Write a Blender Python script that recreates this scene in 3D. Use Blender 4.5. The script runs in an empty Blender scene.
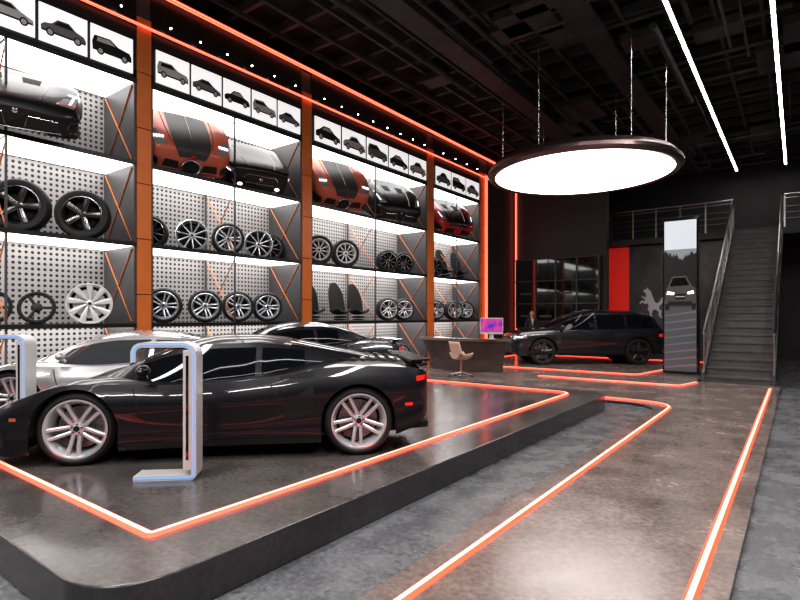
import bpy, bmesh, math, random
import numpy as np
from mathutils import Matrix, Vector, Euler
random.seed(4)
scene = bpy.context.scene
COL = scene.collection
pi = math.pi

# ------------------------------------------------------------------ materials
def mk(name, base, rough=0.5, metal=0.0, emis=None, estr=0.0, coat=0.0, base2=None, nscale=3.0,
       bump=0.0, bscale=40.0, spec=0.5, rough2=None, trans=0.0, fine=0.0, nrough=.6):
    m = bpy.data.materials.new(name); m.use_nodes = True
    nt = m.node_tree; b = nt.nodes['Principled BSDF']
    b.inputs['Base Color'].default_value = (*base, 1)
    b.inputs['Roughness'].default_value = rough
    b.inputs['Metallic'].default_value = metal
    b.inputs['Coat Weight'].default_value = coat
    b.inputs['Coat Roughness'].default_value = 0.04
    b.inputs['Specular IOR Level'].default_value = spec
    b.inputs['Transmission Weight'].default_value = trans
    if emis is not None:
        b.inputs['Emission Color'].default_value = (*emis, 1)
        b.inputs['Emission Strength'].default_value = estr
    if base2 is not None or bump > 0 or rough2 is not None:
        tc = nt.nodes.new('ShaderNodeTexCoord')
        n = nt.nodes.new('ShaderNodeTexNoise'); n.inputs['Scale'].default_value = nscale
        n.inputs['Detail'].default_value = 9; n.inputs['Roughness'].default_value = nrough
        nt.links.new(tc.outputs['Object'], n.inputs['Vector'])
        rp = nt.nodes.new('ShaderNodeValToRGB')
        rp.color_ramp.elements[0].position = 0.34; rp.color_ramp.elements[1].position = 0.68
        nt.links.new(n.outputs['Fac'], rp.inputs['Fac'])
        if base2 is not None:
            rp.color_ramp.elements[0].color = (*base, 1); rp.color_ramp.elements[1].color = (*base2, 1)
            out = rp.outputs['Color']
            if fine:
                n3 = nt.nodes.new('ShaderNodeTexNoise'); n3.inputs['Scale'].default_value = 24
                n3.inputs['Detail'].default_value = 8; n3.inputs['Roughness'].default_value = 0.7
                nt.links.new(tc.outputs['Object'], n3.inputs['Vector'])
                r3 = nt.nodes.new('ShaderNodeValToRGB')
                r3.color_ramp.elements[0].position = 0.35; r3.color_ramp.elements[0].color = (1-fine,)*3+(1,)
                r3.color_ramp.elements[1].position = 0.62; r3.color_ramp.elements[1].color = (1.1,)*3+(1,)
                nt.links.new(n3.outputs['Fac'], r3.inputs['Fac'])
                mx = nt.nodes.new('ShaderNodeMix'); mx.data_type='RGBA'; mx.blend_type='MULTIPLY'; mx.inputs[0].default_value=1
                nt.links.new(out, mx.inputs[6]); nt.links.new(r3.outputs['Color'], mx.inputs[7]); out = mx.outputs[2]
            nt.links.new(out, b.inputs['Base Color'])
        if rough2 is not None:
            mr = nt.nodes.new('ShaderNodeMapRange')
            mr.inputs['From Min'].default_value = 0.3; mr.inputs['From Max'].default_value = 0.7
            mr.inputs['To Min'].default_value = rough; mr.inputs['To Max'].default_value = rough2
            nt.links.new(n.outputs['Fac'], mr.inputs['Value'])
            nt.links.new(mr.outputs['Result'], b.inputs['Roughness'])
        if bump > 0:
            n2 = nt.nodes.new('ShaderNodeTexNoise'); n2.inputs['Scale'].default_value = bscale
            n2.inputs['Detail'].default_value = 6
            nt.links.new(tc.outputs['Object'], n2.inputs['Vector'])
            bp = nt.nodes.new('ShaderNodeBump'); bp.inputs['Strength'].default_value = bump
            bp.inputs['Distance'].default_value = 0.01
            nt.links.new(n2.outputs['Fac'], bp.inputs['Height'])
            nt.links.new(bp.outputs['Normal'], b.inputs['Normal'])
    return m

M_floor = mk('concrete_floor', (0.115,0.118,0.124), 0.20, base2=(0.24,0.244,0.252), nscale=2.4, bump=0.2, bscale=30, rough2=0.34, fine=.45, nrough=.7)
M_plat = mk('platform_concrete', (0.078,0.069,0.065), 0.12, base2=(0.155,0.137,0.129), nscale=1.4, bump=0.05, bscale=14, rough2=0.25, fine=.28, nrough=.66)
M_platside = mk('platform_side', (0.04,0.039,0.042), 0.2, base2=(0.06,0.058,0.062), nscale=2, bump=0.12, fine=.2)
M_walk = mk('walkway_concrete', (0.145,0.113,0.099), 0.14, base2=(0.275,0.222,0.198), nscale=1.5, bump=0.08, bscale=15, rough2=0.30, fine=.3, nrough=.7)
M_wall = mk('dark_wall', (0.022,0.021,0.023), 0.5, base2=(0.035,0.033,0.035), nscale=0.7)
M_wall2 = mk('grey_wall', (0.042,0.038,0.040), 0.5, base2=(0.062,0.058,0.06), nscale=0.6)
M_ceil = mk('ceiling_black', (0.012,0.012,0.013), 0.7, base2=(0.021,0.021,0.021), nscale=0.8)
M_pipe = mk('pipe_dark', (0.10,0.098,0.10), 0.5, base2=(0.05,0.049,0.05), nscale=2)
M_black = mk('black_satin', (0.012,0.012,0.013), 0.35)
M_gloss = mk('black_gloss', (0.006,0.006,0.007), 0.06, coat=1.0)
M_mat = mk('black_matte', (0.009,0.009,0.009), 0.8)
M_rubber = mk('tyre_rubber', (0.014,0.014,0.015), 0.62, bump=0.2, bscale=60)
M_silver = mk('alloy_silver', (0.70,0.72,0.75), 0.28, metal=0.6)
M_gun = mk('alloy_gunmetal', (0.16,0.155,0.16), 0.25, metal=0.9)
M_whitealloy = mk('alloy_white', (0.75,0.74,0.74), 0.3, metal=0.2)
M_disc = mk('brake_disc', (0.34,0.35,0.37), 0.35, metal=0.9)
M_red = mk('red_glow_paint', (0.75,0.03,0.02), 0.3, coat=0.5, emis=(1,0.05,0.03), estr=0.2)  # red with a faint glow of its own put into the paint
M_paint = mk('paint_black', (0.009,0.009,0.012), 0.35, coat=0.6, spec=0.25)
M_paint2 = mk('paint_silver', (0.55,0.54,0.54), 0.25, metal=0.5, coat=1.0)
M_paintg = mk('paint_charcoal', (0.02,0.02,0.024), 0.25, metal=0.2, coat=1.0)
M_dispblack = mk('display_black_paint', (0.009,0.009,0.011), 0.3, coat=0.2, spec=0.4)
M_dispgrey = mk('display_grey_paint', (0.045,0.042,0.044), 0.45, spec=0.4)
M_paintmg = mk('paint_midgrey', (0.10,0.092,0.095), 0.35, metal=0.4, coat=0.5)
M_orangep = mk('paint_orange', (0.52,0.12,0.065), 0.38, coat=0.25)
M_redp = mk('paint_red', (0.5,0.02,0.02), 0.25, coat=0.4)
M_glass = mk('car_glass', (0.005,0.006,0.008), 0.04, spec=0.4)
M_glassl = mk('car_glass_light', (0.06,0.065,0.07), 0.03, coat=1.0, spec=0.9)
M_lens = mk('headlamp_lens', (0.45,0.47,0.5), 0.08, metal=0.5, coat=1.0)
M_lamp = mk('headlamp_glow', (1,1,1), 0.2, emis=(1,0.95,0.9), estr=1.5)
M_tail = mk('tail_lamp', (0.5,0.01,0.01), 0.15, emis=(1,0.04,0.02), estr=0.4, coat=1)
M_orange = mk('pillar_orange', (0.64,0.17,0.035), 0.42, base2=(0.70,0.21,0.045), nscale=1.5)
M_rod = mk('orange_rod', (0.6,0.20,0.06), 0.4, metal=0.3)
M_frame = mk('shelf_frame_grey', (0.08,0.076,0.079), 0.45)
M_lightpan = mk('shelf_light_panel', (0.9,0.9,0.9), 0.4, emis=(1,0.975,0.96), estr=3.6)
M_disk = mk('lamp_diffuser', (0.95,0.93,0.9), 0.4, emis=(1,0.93,0.91), estr=5)
M_tube = mk('led_white', (1,1,1), 0.4, emis=(1,0.95,0.93), estr=18)
M_core = mk('led_core', (1,0.5,0.4), 0.4, emis=(1,0.36,0.25), estr=1.5)
M_glowedge = mk('led_glow_edge', (1,0.08,0.04), 0.4, emis=(1,0.055,0.025), estr=2.6)  # red glow around the strip, put into its sloped edges
M_wcore = mk('wall_led_core', (1,0.5,0.4), 0.4, emis=(1,0.28,0.18), estr=1.7)
M_wedge = mk('wall_led_edge', (1,0.08,0.04), 0.4, emis=(1,0.06,0.027), estr=2.0)
M_blue = mk('led_blue', (0.1,0.4,1), 0.4, emis=(0.08,0.40,1), estr=.6)
M_steel = mk('steel', (0.6,0.6,0.6), 0.25, metal=1.0)
M_whitem = mk('white_metal', (0.68,0.67,0.67), 0.3, metal=0.2)
M_desk = mk('desk_brown', (0.065,0.045,0.039), 0.35, base2=(0.10,0.07,0.062), nscale=3)
M_tan = mk('chair_tan', (0.62,0.44,0.34), 0.5)
M_step = mk('stair_stone', (0.075,0.073,0.073), 0.5, base2=(0.125,0.12,0.12), nscale=3)
M_paper = mk('poster_white_glow', (0.8,0.8,0.8), 0.5, emis=(1,1,1), estr=0.55)  # own glow added to whiten the poster panels
M_skin = mk('skin', (0.62,0.32,0.22), 0.5)
M_hair = mk('hair', (0.03,0.015,0.01), 0.5)
M_cloth = mk('suit_cloth', (0.03,0.03,0.035), 0.8)
M_shirt = mk('shirt_white', (0.6,0.6,0.6), 0.7)
M_leather = mk('leather_black', (0.012,0.012,0.012), 0.65)
M_gp = mk('poster_grey', (0.20,0.20,0.22), 0.5)
M_sky = mk('screen_sky', (0.1,0.1,0.1), 0.1, emis=(0.62,0.65,0.70), estr=0.8)
M_sky2 = mk('screen_haze', (0.1,0.1,0.1), 0.1, emis=(0.20,0.21,0.23), estr=0.8)
M_road = mk('screen_road', (0.05,0.05,0.05), 0.1, emis=(0.05,0.05,0.055), estr=1.0)
M_road2 = mk('screen_road_light', (0.05,0.05,0.05), 0.1, emis=(0.10,0.10,0.11), estr=1.0)

def perf():
    m = mk('perforated_board', (0.62,0.60,0.59), 0.45)
    nt = m.node_tree; b = nt.nodes['Principled BSDF']
    tc = nt.nodes.new('ShaderNodeTexCoord')
    v = nt.nodes.new('ShaderNodeVectorMath'); v.operation='MULTIPLY'; v.inputs[1].default_value=(0,10.5,10.5)
    fr = nt.nodes.new('ShaderNodeVectorMath'); fr.operation='FRACTION'
    sb = nt.nodes.new('ShaderNodeVectorMath'); sb.operation='SUBTRACT'; sb.inputs[1].default_value=(0,.5,.5)
    ln = nt.nodes.new('ShaderNodeVectorMath'); ln.operation='LENGTH'
    lt = nt.nodes.new('ShaderNodeMath'); lt.operation='LESS_THAN'; lt.inputs[1].default_value=0.27
    mx = nt.nodes.new('ShaderNodeMix'); mx.data_type='RGBA'
    mx.inputs[6].default_value=(0.37,0.355,0.35,1); mx.inputs[7].default_value=(0.014,0.014,0.014,1)
    L = nt.links.new
    L(tc.outputs['Object'], v.inputs[0]); L(v.outputs[0], fr.inputs[0]); L(fr.outputs[0], sb.inputs[0])
    L(sb.outputs[0], ln.inputs[0]); L(ln.outputs['Value'], lt.inputs[0]); L(lt.outputs[0], mx.inputs[0])
    L(mx.outputs[2], b.inputs['Base Color'])
    return m
M_perf = perf()
def imacmat():
    m = mk('monitor_screen', (0.01,0.01,0.01), 0.2)
    nt=m.node_tree; b=nt.nodes['Principled BSDF']; L=nt.links.new
    tc=nt.nodes.new('ShaderNodeTexCoord'); n=nt.nodes.new('ShaderNodeTexNoise'); n.inputs['Scale'].default_value=4
    L(tc.outputs['Object'],n.inputs['Vector']); r=nt.nodes.new('ShaderNodeValToRGB'); L(n.outputs['Fac'],r.inputs['Fac'])
    cr=r.color_ramp; cr.elements[0].position=.35; cr.elements[0].color=(0.12,0.03,0.5,1); cr.elements[1].position=.65; cr.elements[1].color=(0.8,0.10,0.3,1)
    L(r.outputs['Color'],b.inputs['Emission Color']); b.inputs['Emission Strength'].default_value=0.8
    return m
M_imac = imacmat()

# ------------------------------------------------------------------ mesh builder
class MB:
    def __init__(s): s.v=[]; s.f=[]; s.m=[]; s.mats=[]
    def mi(s, mat):
        if mat not in s.mats: s.mats.append(mat)
        return s.mats.index(mat)
    def add(s, vs, fs, mat, M=None):
        o=len(s.v)
        for v in vs:
            v=Vector(v)
            if M is not None: v=M@v
            s.v.append(v)
        k=s.mi(mat)
        for f in fs: s.f.append([i+o for i in f]); s.m.append(k)
    def box(s, c, d, mat, M=None):
        x,y,z=c; a,b,h=d[0]/2,d[1]/2,d[2]/2
        vs=[(x+i*a,y+j*b,z+k*h) for i in(-1,1) for j in(-1,1) for k in(-1,1)]
        s.add(vs,[(0,1,3,2),(4,6,7,5),(0,4,5,1),(2,3,7,6),(0,2,6,4),(1,5,7,3)],mat,M)
    def cyl(s,p0,p1,r,mat,seg=12,r1=None,M=None):
        p0=Vector(p0);p1=Vector(p1); d=(p1-p0)
        if d.length<1e-6: return
        q=d.to_track_quat('Z','Y').to_matrix(); r1=r if r1 is None else r1
        vs=[]
        for i in range(seg):
            a=2*pi*i/seg; e=Vector((math.cos(a),math.sin(a),0))
            vs.append(p0+q@(e*r)); vs.append(p1+q@(e*r1))
        fs=[(2*i,2*((i+1)%seg),2*((i+1)%seg)+1,2*i+1) for i in range(seg)]
        fs.append([2*i for i in range(seg)]); fs.append([2*i+1 for i in range(seg)][::-1])
        s.add(vs,fs,mat,M)
    def tube(s,pts,r,mat,seg=6,M=None):
        pts=[Vector(p) for p in pts]; vs=[]; n=len(pts)
        for i,p in enumerate(pts):
            d=(pts[min(i+1,n-1)]-pts[max(i-1,0)])
            q=d.to_track_quat('Z','Y').to_matrix()
            for k in range(seg):
                a=2*pi*k/seg; vs.append(p+q@Vector((math.cos(a)*r,math.sin(a)*r,0)))
        fs=[]
        for i in range(n-1):
            for k in range(seg):
                fs.append((i*seg+k,i*seg+(k+1)%seg,(i+1)*seg+(k+1)%seg,(i+1)*seg+k))
        fs.append(list(range(seg))); fs.append([(n-1)*seg+k for k in range(seg)])
        s.add(vs,fs,mat,M)
    def lathe(s,prof,mat,seg=32,M=None):
        vs=[];n=len(prof)
        for i in range(seg):
            a=2*pi*i/seg
            for r,h in prof: vs.append((r*math.cos(a),r*math.sin(a),h))
        fs=[]
        for i in range(seg):
            j=(i+1)%seg
            for k in range(n-1): fs.append((i*n+k,j*n+k,j*n+k+1,i*n+k+1))
        s.add(vs,fs,mat,M)
    def grid(s,rows,matf,M=None):
        o=len(s.v); n=len(rows[0])
        for r in rows:
            for v in r:
                v=Vector(v); s.v.append(M@v if M is not None else v)
        for i in range(len(rows)-1):
            for j in range(n-1):
                s.f.append([o+i*n+j,o+i*n+j+1,o+(i+1)*n+j+1,o+(i+1)*n+j])
                s.m.append(s.mi(matf(i,j) if callable(matf) else matf))
        return o
    def ell(s,c,r,mat,nu=16,nv=10,M=None):
        vs=[];fs=[]
        for i in range(nv+1):
            t=pi*i/nv
            for j in range(nu):
                a=2*pi*j/nu
                vs.append((c[0]+r[0]*math.sin(t)*math.cos(a),c[1]+r[1]*math.sin(t)*math.sin(a),c[2]+r[2]*math.cos(t)))
        for i in range(nv):
            for j in range(nu): fs.append((i*nu+j,i*nu+(j+1)%nu,(i+1)*nu+(j+1)%nu,(i+1)*nu+j))
        s.add(vs,fs,mat,M)
    def prism(s,poly,h0,h1,mat,M=None,side=None):
        n=len(poly)
        vs=[(p[0],p[1],h0) for p in poly]+[(p[0],p[1],h1) for p in poly]
        s.add(vs,[list(range(n))[::-1],list(range(n,2*n))],mat,M)
        s.add(vs,[(i,(i+1)%n,n+(i+1)%n,n+i) for i in range(n)],side or mat,M)
    def mesh(s,name,smooth=35,bevel=0):
        me=bpy.data.meshes.new(name)
        me.from_pydata([tuple(v) for v in s.v],[],s.f)
        for m in s.mats: me.materials.append(m)
        for p,k in zip(me.polygons,s.m): p.material_index=k
        bm=bmesh.new(); bm.from_mesh(me)
        bmesh.ops.remove_doubles(bm,verts=bm.verts,dist=1e-5)
        bmesh.ops.recalc_face_normals(bm,faces=bm.faces)
        bm.to_mesh(me); bm.free()
        if smooth:
            for p in me.polygons: p.use_smooth=True
            try: me.set_sharp_from_angle(angle=math.radians(smooth))
            except Exception: pass
        return me
    def obj(s,name,parent=None,loc=(0,0,0),rot=(0,0,0),smooth=35,bevel=0,scale=(1,1,1)):
        o=bpy.data.objects.new(name,s.mesh(name,smooth)); COL.objects.link(o)
        o.location=loc;o.rotation_euler=rot;o.scale=scale
        if parent: o.parent=parent
        if bevel:
            b=o.modifiers.new('bevel','BEVEL'); b.width=bevel; b.segments=2; b.limit_method='ANGLE'
        return o
def inst(name,me,parent=None,loc=(0,0,0),rot=(0,0,0),scale=(1,1,1)):
    o=bpy.data.objects.new(name,me); COL.objects.link(o); o.location=loc;o.rotation_euler=rot;o.scale=scale
    if parent: o.parent=parent
    return o
def empty(name,loc=(0,0,0),rot=(0,0,0)):
    o=bpy.data.objects.new(name,None); COL.objects.link(o); o.location=loc;o.rotation_euler=rot
    o.empty_display_size=0.2
    return o
def T(x,y,z): return Matrix.Translation((x,y,z))
def R(a,ax): return Matrix.Rotation(math.radians(a),4,ax)

def fillet(pts,rad,closed=False,n=8):
    out=[];N=len(pts)
    for i,p in enumerate(pts):
        r=rad[i] if isinstance(rad,(list,tuple)) else rad
        if (not closed and i in(0,N-1)) or r<=0: out.append(tuple(p)); continue
        p=Vector(p);a=(Vector(pts[i-1])-p);b=(Vector(pts[(i+1)%N])-p)
        la,lb=a.length,b.length;a.normalize();b.normalize()
        ang=a.angle(b); d=min(r/math.tan(ang/2),la*.49,lb*.49)
        p0=p+a*d;p1=p+b*d
        for k in range(n+1):
            t=k/n; out.append(tuple((1-t)**2*p0+2*t*(1-t)*(p*0.85+(p0+p1)*0.075)+t*t*p1))
    return out
def pchip(pts):
    pts=sorted(pts); X=[p[0] for p in pts];Y=[p[1] for p in pts];n=len(X)
    h=[X[i+1]-X[i] for i in range(n-1)];d=[(Y[i+1]-Y[i])/h[i] for i in range(n-1)]
    m=[0]*n;m[0]=d[0];m[-1]=d[-1]
    for i in range(1,n-1):
        if d[i-1]*d[i]>0:
            w1=2*h[i]+h[i-1];w2=h[i]+2*h[i-1];m[i]=(w1+w2)/(w1/d[i-1]+w2/d[i])
    def f(x):
        if x<=X[0]:return Y[0]
        if x>=X[-1]:return Y[-1]
        i=0
        while x>X[i+1]:i+=1
        t=(x-X[i])/h[i]
        return ((1+2*t)*(1-t)**2)*Y[i]+t*(1-t)**2*h[i]*m[i]+t*t*(3-2*t)*Y[i+1]+t*t*(t-1)*h[i]*m[i+1]
    return f
def lin(pts):
    pts=sorted(pts); X=[p[0] for p in pts];Y=[p[1] for p in pts]
    return lambda x: float(np.interp(x,X,Y))

# ------------------------------------------------------------------ LED strips (profile raised to light the floor; edges carry the painted glow)
def strip(name,pts,z,w=0.05):
    N=len(pts);rows=[]
    for i in range(N):
        p=Vector(pts[i][:2])
        d1=(p-Vector(pts[i-1][:2])).normalized() if i>0 else None
        d2=(Vector(pts[i+1][:2])-p).normalized() if i<N-1 else None
        d1=d1 or d2; d2=d2 or d1
        t=(d1+d2).normalized(); nn=Vector((-t.y,t.x)); k=1/max(.4,t.dot(d1))
        rows.append([(p.x+nn.x*o*k,p.y+nn.y*o*k,z+h) for o,h in((-w*.98,.001),(-w*.44,.022),(w*.44,.022),(w*.98,.001))])
    mb=MB(); mb.grid(rows,lambda i,j:M_core if j==1 else M_glowedge)
    return mb.obj(name,smooth=0)

# ------------------------------------------------------------------ room shell
WX=-9.5; BX=-10.65; YB=20.7; CZ=8.3; YBACK=27.0; XR=6.0; YF=-8.0
def slab(name,x0,x1,y0,y1,z0,z1,mat):
    mb=MB(); mb.box(((x0+x1)/2,(y0+y1)/2,(z0+z1)/2),(x1-x0,y1-y0,z1-z0),mat); return mb.obj(name,smooth=0)
slab('floor',-11,XR,YF,YBACK,-0.2,0,M_floor)
slab('ceiling',-11,XR,YF,YBACK,CZ,CZ+.2,M_ceil)
slab('wall_left',-11,-10.75,YF,YBACK,0,CZ,M_wall)
slab('wall_right',XR,XR+.2,YF,YBACK,0,CZ,M_wall2)
slab('wall_back',-11,XR,YBACK,YBACK+.2,0,CZ,M_wall2)
slab('wall_front',-11,XR,YF-.2,YF,0,CZ,M_wall2)
slab('wall_reception',-10.75,-5.77,YB,YB+.3,0,CZ,M_wall2)
slab('wall_reception_side',-10.75,WX,18.25,YB,0,CZ,M_wall)
slab('wall_red',-6.6,-5.37,22.4,22.55,0,4.35,M_red)
slab('wall_mural',-5.37,-1.95,22.35,22.55,0,4.35,mk('mural_grey',(0.05,0.05,0.055),0.4,metal=0.3,base2=(0.15,0.145,0.145),nscale=0.9,fine=.3))
slab('floor_mezzanine',-10.7,XR,22.0,YBACK,4.38,4.6,M_wall2)

# platform
plat=fillet([(-2.65,1.15),(-2.65,9.75),(-9.35,9.75),(-9.35,1.15)],[.4,.4,.1,.1],True)
mb=MB(); mb.prism(plat,0,.25,M_plat,side=M_platside); po=mb.obj('display_platform',bevel=.012,smooth=30)
walk=fillet([(-.3,YF+.1),(-.3,14.4),(-1.95,14.4),(-1.95,20.6),(-9.45,20.6),(-9.45,10.2),(-1.95,10.2),(-1.95,YF+.1)],[0,0,0,0,0,0,.6,0],True)
mb=MB(); mb.prism(walk,0,.05,M_walk,side=M_platside); mb.obj('walkway_floor',bevel=.006,smooth=30)
WZ=.05
strip('platform_led_strip',fillet([(-8.9,1.7),(-3.2,1.7),(-3.2,9.3),(-8.9,9.3)],[0,.03,.25,0],False),.25,.038)
strip('walkway_led_strip',fillet([(-1.74,YF+.3),(-1.74,10.42),(-9.2,10.42)],[0,.55,0],False),WZ,.036)
strip('walkway_led_strip',[(-.475,YF+.3),(-.475,13.8)],WZ,.036)
strip('reception_led_strip',fillet([(-1.9,14.1),(-2.1,13.2),(-5.4,13.2)],.1,False),WZ,.042)
strip('reception_led_strip',fillet([(-3.0,17.5),(-3.4,15.0),(-9.0,14.9),(-9.0,20)],.3,False),WZ,.042)
strip('reception_led_strip',[(-9.3,20.35),(-2.2,20.35)],WZ,.042)

def ledbar(name,p0,p1,w=.05):
    mb=MB(); p0=Vector(p0);p1=Vector(p1);c=(p0+p1)/2;d=p1-p0
    ax=[abs(v) for v in d]; k=ax.index(max(ax)); s2=[w*1.7]*3; s2[k]=ax[k]
    mb.box(c,s2,M_wedge)
    for a in range(3):
        if a!=k:
            s3=[w*.8]*3; s3[k]=ax[k]; s3[a]=w*1.75; mb.box(c,s3,M_wcore)
    return mb.obj(name,smooth=0)
ledbar('ceiling_edge_led',(-9.42,YF+.2,7.54),(-9.42,20.6,7.54),.036)
ledbar('shelf_header_led',(-9.42,YF+.2,6.82),(-9.42,18.2,6.82),.022)
ledbar('wall_led_tube',(-9.42,18.0,.1),(-9.42,18.0,6.9),.045)
ledbar('wall_led_tube',(-9.40,20.6,.1),(-9.40,20.6,7.0),.035)
ledbar('wall_led_tube',(-6.75,22.3,.1),(-6.75,22.3,4.2),.05)

# ceiling pipework
mb=MB()
y=-2
while y<26.5:
    mb.box((-2.4,y,8.12),(16.5,.10,.22),M_pipe); y+=1.0
x=-10.2
while x<5.5:
    mb.box((x,9.5,7.98),(.07,34,.10),M_pipe); x+=.8
for i in range(34):
    x=random.uniform(-9,3); y0=random.uniform(4,18); l=random.uniform(3,9); z=random.uniform(7.72,7.95)
    mb.cyl((x,y0,z),(x,min(26.8,y0+l),z),random.choice([.03,.05,.08]),M_pipe,10)
for i in range(44):
    y0=random.uniform(5,26); x=random.uniform(-9,0); l=random.uniform(1.5,5); z=random.uniform(7.75,8.0)
    mb.cyl((x,y0,z),(x+l,y0,z),random.choice([.03,.05,.07]),M_pipe,10)
for i in range(22):
    x=random.uniform(-8.5,2);y0=random.uniform(8,24)
    mb.box((x,y0,7.85),(random.uniform(.4,1.2),random.uniform(.4,1.8),.18),M_pipe)
for x in (-6.4,-3.6,1.5):
    mb.box((x,10,7.75),(.5,33,.05),M_pipe)
    mb.box((x-.25,10,7.8),(.03,33,.14),M_pipe); mb.box((x+.25,10,7.8),(.03,33,.14),M_pipe)
mb.obj('ceiling_pipework',smooth=30)
for x in (-2.02,-.39):
    root=empty('linear_ceiling_light',(x,0,7.6))
    mb=MB(); mb.box((0,9.0,0.035),(.10,33.8,.07),M_black); mb.obj('housing',root,smooth=0)
    mb=MB(); mb.box((0,9.0,-.006),(.07,33.7,.01),M_tube); mb.obj('tube',root,smooth=0)
    mb=MB()
    for k in range(9): mb.cyl((0,-6+k*4,.07),(0,-6+k*4,.68),.008,M_steel,6)
    mb.obj('hangers',root)

# ------------------------------------------------------------------ disk lamp
root=empty('round_pendant_lamp',(-4.28,13.15,5.07)); RR=2.20
mb=MB(); mb.lathe([(RR-.12,0.0),(RR-.03,-.02),(RR+.01,0.0),(RR+.06,.06),(RR+.05,.14),(RR-.08,.28),(RR-.4,.36),(0,.36)],mk('lamp_rim_bronze',(0.22,0.165,0.155),0.28,metal=0.9),96); mb.obj('rim',root)
mb=MB(); mb.lathe([(0.0,.012),(RR-.12,.012)],M_disk,96); mb.obj('diffuser',root)
mb=MB()
for k in range(6):
    a=k*pi/3+.35; mb.cyl((math.cos(a)*(RR-.3),math.sin(a)*(RR-.3),.30),(math.cos(a)*(RR-.3),math.sin(a)*(RR-.3),2.75),.014,M_steel,8)
mb.obj('rods',root)

# ------------------------------------------------------------------ wheels
def wheel_mesh(style,Rt=.33,W=.25,tire=True,alloy=M_silver,lod=40,q=.76,disc=M_disc):
    mb=MB(); h=W/2; Rr=Rt*q if tire else Rt
    if tire:
        mb.lathe([(Rr-.01,-h*.85),(Rr+.02,-h),(Rt-.03,-h),(Rt-.005,-h*.75),(Rt,-h*.4),(Rt,h*.4),(Rt-.005,h*.75),(Rt-.03,h*.98),(Rr+.02,h),(Rr-.01,h*.86),(Rr-.01,-h*.85)],M_rubber,lod)
    mb.lathe([(Rr-.03,-h*.8),(Rr+.003,-h*.86),(Rr+.003,-h*.8),(Rr-.02,-h*.6),(Rr-.035,0),(Rr-.02,h*.6),(Rr+.004,h*.84),(Rr+.004,h*.95),(Rr-.012,h*.97),(Rr-.02,h*.86),(Rr-.045,h*.5),(Rr-.05,-h*.7)],alloy,lod)
    mb.lathe([(0,-h*.5),(Rr-.045,-h*.5)],M_mat,lod)
    mb.lathe([(0,-h*.1),(Rr*.72,-h*.1),(Rr*.72,-h*.2)],disc,lod)
    if disc is M_disc:
        for k in range(24):
            for rr in (.44,.54,.64):
                a=2*pi*k/24+rr; mb.cyl((math.cos(a)*Rr*rr,math.sin(a)*Rr*rr,-h*.1),(math.cos(a)*Rr*rr,math.sin(a)*Rr*rr,-h*.09),.0055,M_mat,6)
    mb.lathe([(0.0,h*.72),(.03,h*.72),(.035,h*.66),(.06,h*.6),(.068,h*.3),(.068,-h*.1)],alloy,24)
    mb.lathe([(0,h*.75),(.026,h*.74),(.028,h*.7)],M_black,16)
    ro=Rr-.015
    def spoke(a0,a1,w0,w1,zi,zo,ri=.045):
        p=Vector((math.cos(a0)*ri,math.sin(a0)*ri,zi));q=Vector((math.cos(a1)*ro,math.sin(a1)*ro,zo))
        d=(q-p);t=Vector((-d.y,d.x,0)).normalized();vs=[];K=4
        for k in range(K+1):
            u=k/K;c=p.lerp(q,u);c.z=zi+(zo-zi)*u+math.sin(u*pi)*.008;w=(w0+(w1-w0)*u)/2
            vs+=[c-t*w+Vector((0,0,-.03)),c-t*w*.9,c-t*w*.4+Vector((0,0,.006)),c+t*w*.4+Vector((0,0,.006)),c+t*w*.9,c+t*w+Vector((0,0,-.03))]
        fs=[]
        for k in range(K):
            for j in range(6): fs.append((k*6+j,k*6+(j+1)%6,(k+1)*6+(j+1)%6,(k+1)*6+j))
        mb.add(vs,fs,alloy)
    if style=='twin':
        for k in range(5):
            a=2*pi*k/5+pi/2
            for s_ in(-1,1): spoke(a+s_*.42,a+s_*.17,.036,.034,h*.55,h*.80,.062)
        for k in range(5):
            a=2*pi*k/5+pi/2+pi/5; mb.cyl((math.cos(a)*.042,math.sin(a)*.042,h*.5),(math.cos(a)*.042,math.sin(a)*.042,h*.74),.008,M_gun,6)
        mb.box((Rr*.58,0,h*.05),(.07,.16,.07),M_gun)
    elif style=='five':
        for k in range(5):
            a=2*pi*k/5+pi/2; spoke(a,a,.085,.11,h*.55,h*.75)
            spoke(a,a,.03,.03,h*.62,h*.8)
    elif style=='multi':
        for k in range(10):
            a=2*pi*k/10; spoke(a,a+.1,.028,.03,h*.55,h*.75)
    elif style=='turbine':
        for k in range(9):
            a=2*pi*k/9; spoke(a,a+.35,.03,.12,h*.5,h*.8)
    return mb.mesh('wheel_'+style,40)

W_main=wheel_mesh('twin',.335,.27,True,M_silver,56,.80)
W_suv=wheel_mesh('five',.40,.27,True,M_gun,40)
W_multi=wheel_mesh('multi',.33,.28,True,M_gun,36,.78,M_mat)
W_dark=wheel_mesh('five',.42,.30,True,M_gun,36,.72,M_mat)
W_rim5=wheel_mesh('twin',.34,.32,True,M_silver,36,.78,M_mat)
W_rimm=wheel_mesh('multi',.31,.30,False,M_silver,36,1,M_mat)
W_turb=wheel_mesh('turbine',.35,.18,False,M_whitealloy,36,1,M_whitealloy)
W_wm=wheel_mesh('multi',.38,.28,True,M_whitealloy,36,.72,M_mat)

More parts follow.
